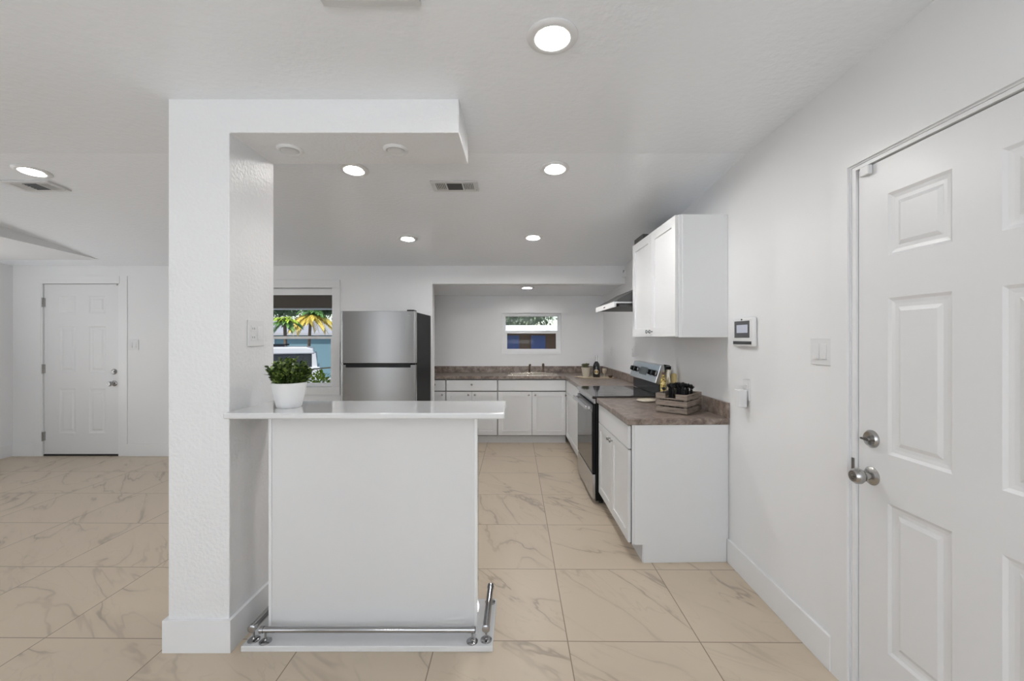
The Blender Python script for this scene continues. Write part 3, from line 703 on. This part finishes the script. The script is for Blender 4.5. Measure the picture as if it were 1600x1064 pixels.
wall_plate('light_switch', 'white wall plate with outlet and switch on the pillar', 'light switch', T((PX1, 2.055, 1.418)) @ RZ(PI/2), .124, .128, rockers=(.026,), outlets=(-.026,))
wall_plate('light_switch', 'white double switch right of the far left entry door', 'light switch', T((-4.545, YB, 1.312)), .125, .125, rockers=(-.023, .023))
wall_plate('wall_outlet', 'white wall outlet below the alarm panel with an adapter plugged in', 'outlet', T((1.313, 2.405, 1.098)) @ RZ(-PI/2), .075, .125, outlets=(0,))
wall_plate('wall_outlet', 'white outlet on the kitchen wall above the far worktop', 'outlet', KM @ T((1.313, 5.60, 1.22)) @ RZ(-PI/2), .075, .12, outlets=(0,))
wall_plate('wall_outlet', 'white outlet on the kitchen wall below the range hood', 'outlet', KM @ T((1.313, 4.63, 1.245)) @ RZ(-PI/2), .075, .12, outlets=(0,))
ad = thing('plug_adapter', 'white box-shaped plug adapter in the outlet below the alarm panel', 'adapter', (1.30, 2.41, 1.02))
obj('housing', MB().box(1.255, 1.302, 2.385, 2.437, 1.000, 1.098), 'plate', ad, bevel=.004)
obj('backing', MB().box(1.3021, 1.3043, 2.388, 2.434, 1.006, 1.092), 'plate_slot', ad)
ap = thing('alarm_panel', 'white wall keypad with a small lit screen near the hanging cabinet', 'alarm panel', (1.30, 2.42, 1.355))
obj('housing', MB().box(1.287, 1.3128, 2.300, 2.522, 1.346, 1.512), 'plate', ap, bevel=.010, seg=3, smooth=True)
sc_ = obj('bezel', MB().box(1.2855, 1.2869, 2.335, 2.495, 1.396, 1.492), 'screen_dark', ap)
obj('display', MB().box(1.2850, 1.2855, 2.352, 2.469, 1.424, 1.470), 'screen', sc_)
obj('speaker_strip', MB().box(1.2855, 1.2869, 2.315, 2.511, 1.358, 1.376), 'screen_dark', ap, bevel=.002)
obj('sensor_eye', MB().box(1.2855, 1.2869, 2.410, 2.422, 1.496, 1.504), 'black', ap)
ms = thing('motion_sensor', 'small white motion sensor in the corner above the kitchen opening', 'sensor', (1.25, YB, 2.16))
obj('housing', MB(T((1.250, YB-.028, 2.152)) @ RZ(-.5)).box(-.026, .026, -.02, .02, -.045, .045), 'plate', ms, bevel=.006)
obj('sensor_eye', MB(T((1.250, YB-.028, 2.152)) @ RZ(-.5)).prism([(-.016, .036), (.004, .036), (-.016, .0)], -.0215, -.0205, 'y'), 'plate_slot', ms)

# ------------------------------------------------------------------ plants and table things
rnd = random.Random(7)
def leaf(mb, p, d, up, L, W, bend=.25):
    """ovate leaf of six faces from p along d"""
    d = d.normalized(); s = d.cross(up)
    if s.length < 1e-3: s = d.cross(Vector((1, 0, 0)))
    s.normalize(); n = s.cross(d).normalized()
    prof = [(0, .12), (.25, .8), (.55, 1), (.82, .6), (1, 0)]
    rows = []
    for t_, w_ in prof:
        c = p + d*L*t_ - n*(bend*L*t_*t_)
        rows.append((c - s*W*w_*.5 + n*W*.12*w_, c, c + s*W*w_*.5 + n*W*.12*w_))
    for a, b in zip(rows, rows[1:]):
        if b[0] == b[2] or (b[0]-b[2]).length < 1e-6:
            mb.face([a[0], a[1], b[1]]); mb.face([a[1], a[2], b[1]])
        else:
            mb.face([a[0], a[1], b[1], b[0]]); mb.face([a[1], a[2], b[2], b[1]])
def rdir(zmin=-1):
    while True:
        v = Vector((rnd.uniform(-1, 1), rnd.uniform(-1, 1), rnd.uniform(zmin, 1)))
        if .1 < v.length < 1: return v.normalized()
# potted plant on the bar
px_, py_, pz = -1.088, 1.99, 1.0672
pp = thing('potted_plant', 'bushy dark green plant in a plain white pot on the white bar', 'potted plant', (px_, py_, pz))
obj('pot', MB().lathe([(0, 0), (.050, 0), (.054, .004), (.065, .050), (.0665, .055), (.072, .085), (.0755, .112), (.0765, .117), (.073, .118), (.071, .110), (.067, .100), (0, .100)], (px_, py_, pz), 48), 'ceramic', pp, smooth=True)
obj('soil', MB().lathe([(0, .104), (.068, .104)], (px_, py_, pz), 32), 'soil', pp)
stm = MB(); la, lb = MB(), MB()
for k in range(120):
    a_ = rnd.uniform(0, 2*PI); rr = .060*math.sqrt(rnd.random())
    base = Vector((px_+rr*math.cos(a_), py_+rr*math.sin(a_), pz+.100))
    o_ = rr/.062
    tip = Vector((px_+math.cos(a_)*(rr*1.1+.036*o_), py_+math.sin(a_)*(rr*1.1+.036*o_), pz+.120+.110*(1-.5*o_**3)*rnd.uniform(.55, 1.02)))
    stm.tube([base, (base+tip)/2+Vector((0, 0, .01)), tip], .0012, 4, cap=False)
    for q in range(13):
        t_ = rnd.uniform(.2, 1); p = base.lerp(tip, t_) + rdir()*.006
        leaf(la if rnd.random() < .62 else lb, p, (rdir(-.2)+(tip-base).normalized()*.7), Vector((0, 0, 1)), rnd.uniform(.016, .022), rnd.uniform(.014, .019), .15)
obj('stems', stm, 'stem', pp, weld=False)
obj('foliage', la, 'leaf_dark', pp, weld=False, smooth='all'); obj('foliage', lb, 'leaf_mid', pp, weld=False, smooth='all', label='lighter green leaves')

# wooden crate with black succulents on near worktop
ca = math.atan2(.733, .68)
CM = T((1.088, 2.705, CZ+.0003)) @ RZ(ca)             # local x: towards the wall, local y: towards the camera's left
cr = thing('wooden_crate', 'small weathered wooden slat crate on the near worktop', 'crate', (1.088, 2.705, CZ))
CW, CD, th = .262, .212, .010
def crate():
    for j, z in enumerate((.004, .048, .092)):
        h_ = .036
        for side in range(4):
            m_ = MB(CM)
            if side == 0:
                m_.box(0, CW, 0, th, z, z+h_)
            elif side == 1: m_.box(0, CW, CD-th, CD, z, z+h_)
            elif side == 2:
                if j == 2:
                    m_.box(0, th, th, .075, z, z+h_); m_.box(0, th, .145, CD-th, z, z+h_); m_.box(0, th, .075, .145, z, z+.008)
                else: m_.box(0, th, th, CD-th, z, z+h_)
            else: m_.box(CW-th, CW, th, CD-th, z, z+h_)
            obj('slat', m_, 'crate_wood', cr, weld=False, bevel=.001)
    for x, y in ((th, th), (CW-th-.014, th), (th, CD-th-.014), (CW-th-.014, CD-th-.014)):
        obj('corner_post', MB(CM).box(x, x+.014, y, y+.014, 0, .124), 'crate_wood', cr)
    obj('base', MB(CM).box(th, CW-th, th, CD-th, .005, .012), 'crate_wood', cr)
crate()
bp = MB(); cpl = MB()
for k in range(46):
    x, y = rnd.uniform(.035, CW-.035), rnd.uniform(.035, CD-.035)
    e = ((x-CW/2)/(CW/2))**2 + ((y-CD/2)/(CD/2))**2
    c = CM @ Vector((x, y, .118+.045*(1-.6*e)))
    cpl.tube([CM @ Vector((x, y, .0135)), c], .004, 5)
    for q in range(16):
        d = rdir(.0); leaf(bp, c, d+Vector((0, 0, .7)), Vector((0, 0, 1)), rnd.uniform(.026, .038), .009, bend=-.1)
bpo = thing('succulent_cluster', 'cluster of near-black succulents filling the wooden crate', 'plant', (1.13, 2.86, CZ+.013))
obj('stems', cpl, 'leaf_black', bpo, weld=False); obj('foliage', bp, 'leaf_black', bpo, weld=False, smooth='all')

def bottle(name, label, cat, loc, parts, frame=ID, group=None):
    t = thing(name, label, cat, loc, frame=ID)
    for nm, prof, mat in parts:
        obj(nm, MB().lathe([(r, z) for r, z in prof], loc, 24), mat, t, smooth=True)
    return t
bz = CZ+.0003
bottle('oil_bottle', 'golden glass bottle beside the end of the stove control panel', 'bottle', (1.160, 3.36, bz),
       [('glass', [(0, 0), (.021, 0), (.022, .004), (.022, .150), (.014, .178), (.009, .19), (.009, .212), (0, .212)], 'gold_glass'), ('cap', [(.011, .205), (.011, .226), (0, .226)], 'bronze')])
j2 = bottle('pasta_jar', 'tall jar of pale pasta with a black lid between golden bottle and beige jar', 'jar', (1.212, 3.385, bz),
       [('glass', [(0, 0), (.020, 0), (.021, .004), (.021, .235), (.017, .245), (0, .245)], 'clear_jar'), ('lid', [(.019, .246), (.0205, .25), (.0205, .272), (0, .274)], 'black')])
bottle('grain_jar', 'beige jar of grains, rightmost of the three behind the crate', 'jar', (1.262, 3.40, bz),
       [('glass', [(0, 0), (.020, 0), (.021, .004), (.021, .200), (.014, .212), (0, .215)], 'pasta')])
# woven coaster
wc = thing('woven_coaster', 'beige woven round coaster lying beside the wooden crate', 'coaster', (1.005, 3.30, bz))
m_ = MB()
for k in range(5):
    rr = .066-.012*k
    m_.tube([(1.005+rr*math.cos(2*PI*i/28), 3.30+rr*math.sin(2*PI*i/28), bz+.007+(.004 if k == 0 else 0)) for i in range(29)], .0065, 8)
obj('coil', m_, 'rope', wc, weld=False, smooth=True)

# tray group near the corner
TM = T((.965, 5.27, CZ+.0003)) @ RZ(-.35)
tr = thing('serving_tray', 'pale oval tray on the worktop in the kitchen corner', 'tray', (.965, 5.27, CZ))
obj('board', MB(TM).lathe([(0, 0), (.98, 0), (1, .004), (1, .010), (.97, .010), (.94, .006), (0, .006)], seg=40, sx=.26, sy=.13), 'tray_wood', tr, smooth=True)
tz = CZ+.0068
ax_, ay_ = .862, 5.33
sp = thing('potted_succulent', 'cream ribbed pot with small succulents standing on the oval tray', 'potted plant', (ax_, ay_, tz))
obj('pot', MB().lathe([(0, 0), (.040, 0), (.046, .02), (.058, .09), (.063, .118), (.058, .12), (.054, .108), (0, .105)], (ax_, ay_, tz), 28), 'cream_pot', sp, smooth=True)
m_ = MB()
for k in range(14):
    a_ = rnd.uniform(0, 2*PI); rr = .05*math.sqrt(rnd.random()); c = Vector((ax_+rr*math.cos(a_), ay_+rr*math.sin(a_), tz+.125+rnd.uniform(0, .025)))
    m_.tube([Vector((c.x, c.y, tz+.104)), c], .003, 5)
    for q in range(14): leaf(m_, c, rdir(0)+Vector((0, 0, .2)), Vector((0, 0, 1)), .026, .015, -.1)
obj('foliage', m_, 'leaf_succulent', sp, weld=False, smooth='all')
wb_ = bottle('wine_bottle', 'dark bottle with a silver neck standing on the oval tray', 'bottle', (.985, 5.29, tz),
       [('glass', [(0, 0), (.041, 0), (.044, .006), (.044, .13), (.036, .165), (.018, .195), (.0155, .20), (0, .20)], 'bottle_glass'),
        ('foil_neck', [(.0165, .196), (.0145, .24), (.0165, .262), (.0155, .272), (0, .273)], 'foil')])
lb_ = MB()
for r0, mname in ((.030, 'label_paper'), (.016, 'label_gold')):
    m_ = MB(); n_ = 20; off = .0447 if r0 > .02 else .0452
    ring = []
    for i in range(n_):
        u = r0*math.cos(2*PI*i/n_); v = r0*math.sin(2*PI*i/n_); an = u/off - PI/2 - .22
        ring.append((.985+off*math.cos(an), 5.29+off*math.sin(an), tz+.068+v))
    cen = (.985+off*math.cos(-PI/2-.22), 5.29+off*math.sin(-PI/2-.22), tz+.068)
    for i in range(n_): m_.face([cen, ring[i], ring[(i+1) % n_]])
    obj('label_sticker', m_, mname, wb_)
gb = thing('goblet', 'small gold-toned goblet right of the dark bottle on the tray', 'goblet', (1.075, 5.25, tz))
obj('cup', MB().lathe([(0, .001), (.024, 0), (.024, .003), (.005, .006), (.005, .045), (.020, .058), (.026, .085), (.027, .11), (.025, .11), (.018, .062), (0, .056)], (1.075, 5.25, tz), 24), 'tin', gb, smooth=True)
sb = thing('small_bowl', 'tiny dark bowl at the right end of the tray', 'bowl', (1.145, 5.215, tz))
obj('bowl', MB().lathe([(0, 0), (.018, 0), (.030, .024), (.028, .025), (.016, .004), (0, .004)], (1.145, 5.215, tz), 20), 'bronze', sb, smooth=True)

# ------------------------------------------------------------------ outside
GZ = -.60
g = MB(); g.box(-45, 20, 8.3, 70, GZ-.2, GZ)
struct('ground', g, 'concrete', 'pale concrete driveway and street outside the window', 'ground')
struct('ground_porch', MB().box(-9.0, 4, YB+.12+.001, 8.3, GZ-.2, -.05) if False else MB().box(-9.0, -1.75, YB+.121, 8.3, GZ-.2, -.05), 'concrete', 'concrete porch slab outside the tall window', 'porch floor')
struct('ground_yard', MB().box(-1.75, 6, YA+.151, 8.3, GZ-.2, GZ+.3), 'concrete', 'paved yard behind the sink window', 'ground')
pr = thing('porch_roof', 'porch roof with white underside and brown stucco beam outside the tall window', 'porch roof', (-6, 8, 2.2))
obj('roof_slab', MB().box(-9.0, -1.8, YB+.121, 8.2, 2.225, 2.33), 'trim', pr)
obj('beam', MB().box(-9.0, -1.8, 8.0, 8.2, 1.965, 2.224), 'stucco_brown', pr)
obj('drip_edge', MB().box(-9.0, -1.8, 7.97, 8.23, 1.945, 1.9645), 'trim', pr)
for x in (-8.9, -1.95): obj('post', MB().box(x, x+.12, 8.04, 8.16, GZ, 1.9445), 'trim', pr)

def ellipsoid_leaves(mb, c, r, n, L, W, flat=0):
    for _ in range(n):
        d = rdir(-.6); p = Vector((c[0]+d.x*r[0]*rnd.uniform(.7, 1.05), c[1]+d.y*r[1]*rnd.uniform(.7, 1.05), c[2]+d.z*r[2]*rnd.uniform(.7, 1.05)))
        leaf(mb, p, d+rdir()*.9, Vector((0, 0, 1)), L*rnd.uniform(.6, 1.2), W*rnd.uniform(.7, 1.2))
def core(mb, c, r):
    pr_ = [(math.sin(PI*k/8), -math.cos(PI*k/8)) for k in range(9)]
    mb.lathe([(max(a, 0 if i in (0, 8) else a)*r[0]*.6, b*r[2]*.6) for i, (a, b) in enumerate(pr_)], c, 12, sy=r[1]/r[0])
def tree(label, x, y, h, rad, mat, n=900, group=None, name='tree', base=GZ, leafs=.22, blobs=5):
    t = thing(name, label, 'tree', (x, y, base), group=group)
    obj('trunk', MB().tube([(x, y, base), (x+.1, y, base+(h-base)*.45), (x, y, h-rad*.6)], [.16, .12, .06], 8), 'bark', t, smooth=True)
    m_ = MB(); cm = MB()
    for k in range(blobs):
        c = (x+rnd.uniform(-.55, .55)*rad, y+rnd.uniform(-.4, .4)*rad, h-rad*rnd.uniform(.3, .95)); r = [rad*rnd.uniform(.5, .75)]*2+[rad*rnd.uniform(.4, .6)]
        ellipsoid_leaves(m_, c, r, n//blobs, leafs, leafs*.5); core(cm, c, r)
    for f in cm.bm.faces: m_.bm.faces.new([m_.bm.verts.new(v.co) for v in f.verts])
    cm.bm.free()
    obj('crown', m_, mat, t, weld=False)
TG = 'dark trees behind the neighbouring houses'
for x, y, h, r, mt, lab in ((-19.2, 30.5, 4.6, 1.5, 'tree_dark', 'dark tree behind the teal house, leftmost in the tall window'),
                       (-15.1, 31.5, 4.9, 1.5, 'tree_dark', 'dark tree behind the teal house, left of the yellow palm'),
                       (-10.9, 30.5, 4.8, 1.5, 'tree_leaf', 'lighter tree behind the teal house, right of the yellow palm'),
                       (-22.0, 38.5, 5.8, 1.9, 'tree_dark', 'tall dark tree in the far row behind the teal house, at its left'),
                       (-16.4, 38.5, 6.0, 1.9, 'tree_dark', 'tall dark tree in the far row behind the teal house, at its middle'),
                       (-10.8, 38.5, 5.8, 1.9, 'tree_dark', 'tall dark tree in the far row behind the teal house, at its right')):
    tree(lab, x, y, h, r, mt, 2200, TG, leafs=.26, blobs=6)
G2 = 'leafy trees seen through the sink window'
for x, y, h, r, mt, lab in ((.45, 18.5, 4.0, 2.0, 'tree_leaf', 'large grey-green tree filling the top of the sink window'),
                            (-4.6, 18.5, 3.6, 1.6, 'tree_leaf', 'grey-green tree left of the view in the sink window')):
    tree(lab, x, y, h, r, mt, 5000, G2, leafs=.17, blobs=10)
bu = thing('shrub', 'brighter green bush at the right edge of the sink window', 'shrub', (1.62, 15.0, GZ))
m_ = MB(); ellipsoid_leaves(m_, (1.62, 15.0, 1.55), (.42, .3, .42), 420, .11, .06); obj('foliage', m_, 'palm_green', bu, weld=False)
obj('stem', MB().tube([(1.62, 15.0, GZ), (1.62, 15.0, 1.5)], .03, 6), 'bark', bu)

def palm(label, x, y, hz, rad, mats, lean=.2, n=34):
    t = thing('palm', label, 'palm tree', (x, y, GZ))
    top = Vector((x+lean, y, hz))
    obj('trunk', MB().tube([(x, y, GZ), (x+lean*.3, y, GZ+(hz-GZ)*.5), top-Vector((0, 0, .05))], [.07, .055, .05], 8), 'bark', t, smooth=True)
    ms_ = [MB() for _ in mats]
    for k in range(n):
        a_ = 2*PI*k/n*3.3 + rnd.uniform(-.2, .2); el = rnd.uniform(-.35, 1.1); L = rad*rnd.uniform(.8, 1.15)
        m_ = ms_[0 if el > .45 else (len(mats)-1)]
        d = Vector((math.cos(a_)*math.cos(el), math.sin(a_)*math.cos(el), math.sin(el)))
        pts = [top + d*L*s_ - Vector((0, 0, .55*L*s_*s_)) for s_ in (0, .25, .5, .75, 1)]
        for i, p in enumerate(pts[1:], 1):
            dd = (pts[i]-pts[i-1]).normalized(); sd = dd.cross(Vector((0, 0, 1))).normalized()
            for e in (-1, 1):
                for q in range(3):
                    pp_ = pts[i-1].lerp(p, (q+.5)/3); leaf(m_, pp_, dd*.9+sd*e*.8-Vector((0, 0, .2)), Vector((0, 0, 1)), L*.38, L*.07)
        m_.tube(pts, .006, 4, cap=False)
    for m_, mt in zip(ms_, mats): obj('fronds', m_, mt, t, weld=False, label={'palm_yellow': 'yellow fronds', 'palm_lime': 'lime green fronds', 'palm_green': 'green fronds'}[mt])
palm('yellow and green palm, the right one of two beyond the white car', -7.55, 15.0, 2.20, .62, ('palm_green', 'palm_yellow'), lean=.12)
palm('lime green palm, the left one of two beyond the white car', -7.25, 13.1, 1.92, .44, ('palm_lime', 'palm_green'), lean=-.05)

def house(label, x0, x1, y0, y1, z0, ze, zr, wall, over=.5):
    t = thing('house', label, 'house', ((x0+x1)/2, (y0+y1)/2, z0))
    obj('walls', MB().box(x0, x1, y0, y1, z0, ze), wall, t)
    ym = (y0+y1)/2
    obj('roof', MB().prism([(y0-over, ze-.02), (y0-over, ze+.10), (ym, zr), (y1+over, ze+.10), (y1+over, ze-.02)], x0-over, x1+over, 'x'), 'roof_grey', t)
    return t
h1 = house('teal house with a grey roof across the driveway, right in the tall window', -16.2, -6.5, 21, 27, GZ, 1.55, 2.35, 'teal_wall', .35)
for x, w_ in ((-15.6, 1.4), (-13.1, .9)):
    obj('garage_door' if w_ > 1 else 'house_window', MB().box(x, x+w_, 20.94, 20.999, GZ+.02 if w_ > 1 else .2, 1.35), 'pale_wall', h1)
h2 = thing('house', 'low brown house with white eaves behind the sink window', 'house', (.5, 12, GZ))
obj('walls', MB().box(-4, 5, 11.2, 14, GZ, 1.60), 'brown_wall', h2)
obj('roof', MB().box(-4.3, 5.3, 10.7, 14.2, 1.585, 1.715), 'trim', h2)
obj('fascia', MB().box(-4.3, 5.3, 10.66, 10.699, 1.575, 1.72), 'hood_white', h2)
for x in (-1.06, -.36, .34, 1.04, 1.74): obj('house_window', MB().box(x, x+.38, 11.15, 11.199, .3, 1.46), 'blue_shade', h2)

# white SUV parked outside, tail to the right
CARM = T((-5.12, 11.0, 0)) @ RZ(math.radians(25)) @ T((5.50, -11.0, 0))
car = thing('car', 'white boxy car parked outside the tall window', 'car', (-7.75, 11.9, GZ), frame=CARM)
cx0, cx1, cy0, cy1 = -10.0, -5.50, 11.0, 12.85
G = GZ
obj('body', MB().prism([(cx0, G+.35), (cx0, G+.92), (cx0+.08, G+1.02), (cx0+1.0, G+1.18), (cx1-.10, G+1.24), (cx1-.02, G+1.16), (cx1, G+.38), (cx1-.05, G+.30), (cx0+.05, G+.30)], cy0, cy1, 'y'), 'car_paint', car, bevel=.06, seg=4, smooth=True)
obj('greenhouse', MB().prism([(cx0+1.05, G+1.15), (cx0+1.50, G+1.62), (cx1-.22, G+1.62), (cx1-.13, G+1.20)], cy0+.10, cy1-.10, 'y'), 'car_glass', car, bevel=.02, smooth=True)
obj('roof', MB().prism([(cx0+1.42, G+1.58), (cx0+1.50, G+1.70), (cx0+1.7, G+1.76), (cx1-.40, G+1.76), (cx1-.24, G+1.71), (cx1-.20, G+1.58)], cy0+.07, cy1-.07, 'y'), 'car_paint', car, bevel=.03, seg=3, smooth=True)
for y in (cy0+.085, cy1-.125):
    for a, b_ in ((cx1-.27, cx1-.16), (cx1-1.62, cx1-1.55), (cx1-2.6, cx1-2.52)):
        obj('pillar', MB().prism([(a, G+1.60), (b_-.02, G+1.60), (b_+.02, G+1.2), (a, G+1.2)], y, y+.04, 'y'), 'car_paint', car)
    obj('roof_rail', MB().tube([(cx0+1.7, y+.1, G+1.79), (cx1-.9, y+.1, G+1.80)], .022, 8), 'black', car)
for x in (cx0+.85, cx1-.85):
    for y in (cy0-.01, cy1-.21):
        wl = obj('wheel', MB().lathe([(.05, 0), (.20, .01), (.34, .0), (.37, .03), (.37, .19), (.34, .22), (.05, .22)], (x, y, G+.37), 32, 'y'), 'rubber', car, smooth=True)
        obj('hubcap', MB().lathe([(0, -.012), (.16, -.008), (.19, .012)], (x, y, G+.37), 20, 'y'), 'chrome', wl, smooth=True)
obj('tail_light', MB().box(cx1-.03, cx1+.004, cy0+.06, cy0+.2, G+.72, G+.98), 'label_gold', car, bevel=.01)
# small shrub and pale trellis by the porch
shp = thing('shrub', 'small yellow-green shrub outside at the lower right of the tall window', 'shrub', (-3.62, 7.6, -.05))
m_ = MB(); ellipsoid_leaves(m_, (-3.62, 7.6, .38), (.26, .24, .40), 420, .10, .05); 
obj('foliage', m_, 'palm_lime', shp, weld=False); obj('stem', MB().tube([(-3.62, 7.6, -.05), (-3.62, 7.6, .5)], .02, 6), 'bark', shp)
tl = thing('garden_arch', 'low pale metal garden hoop behind the shrub outside', 'garden hoop', (-3.75, 8.0, -.05))
obj('hoop', MB().tube([(-4.02, 7.9, -.05), (-4.02, 7.9, .72), (-3.96, 7.9, .80), (-3.3, 7.9, .86), (-3.24, 7.9, .80), (-3.24, 7.9, -.05)], .014, 8), 'light_strip', tl, smooth=True)
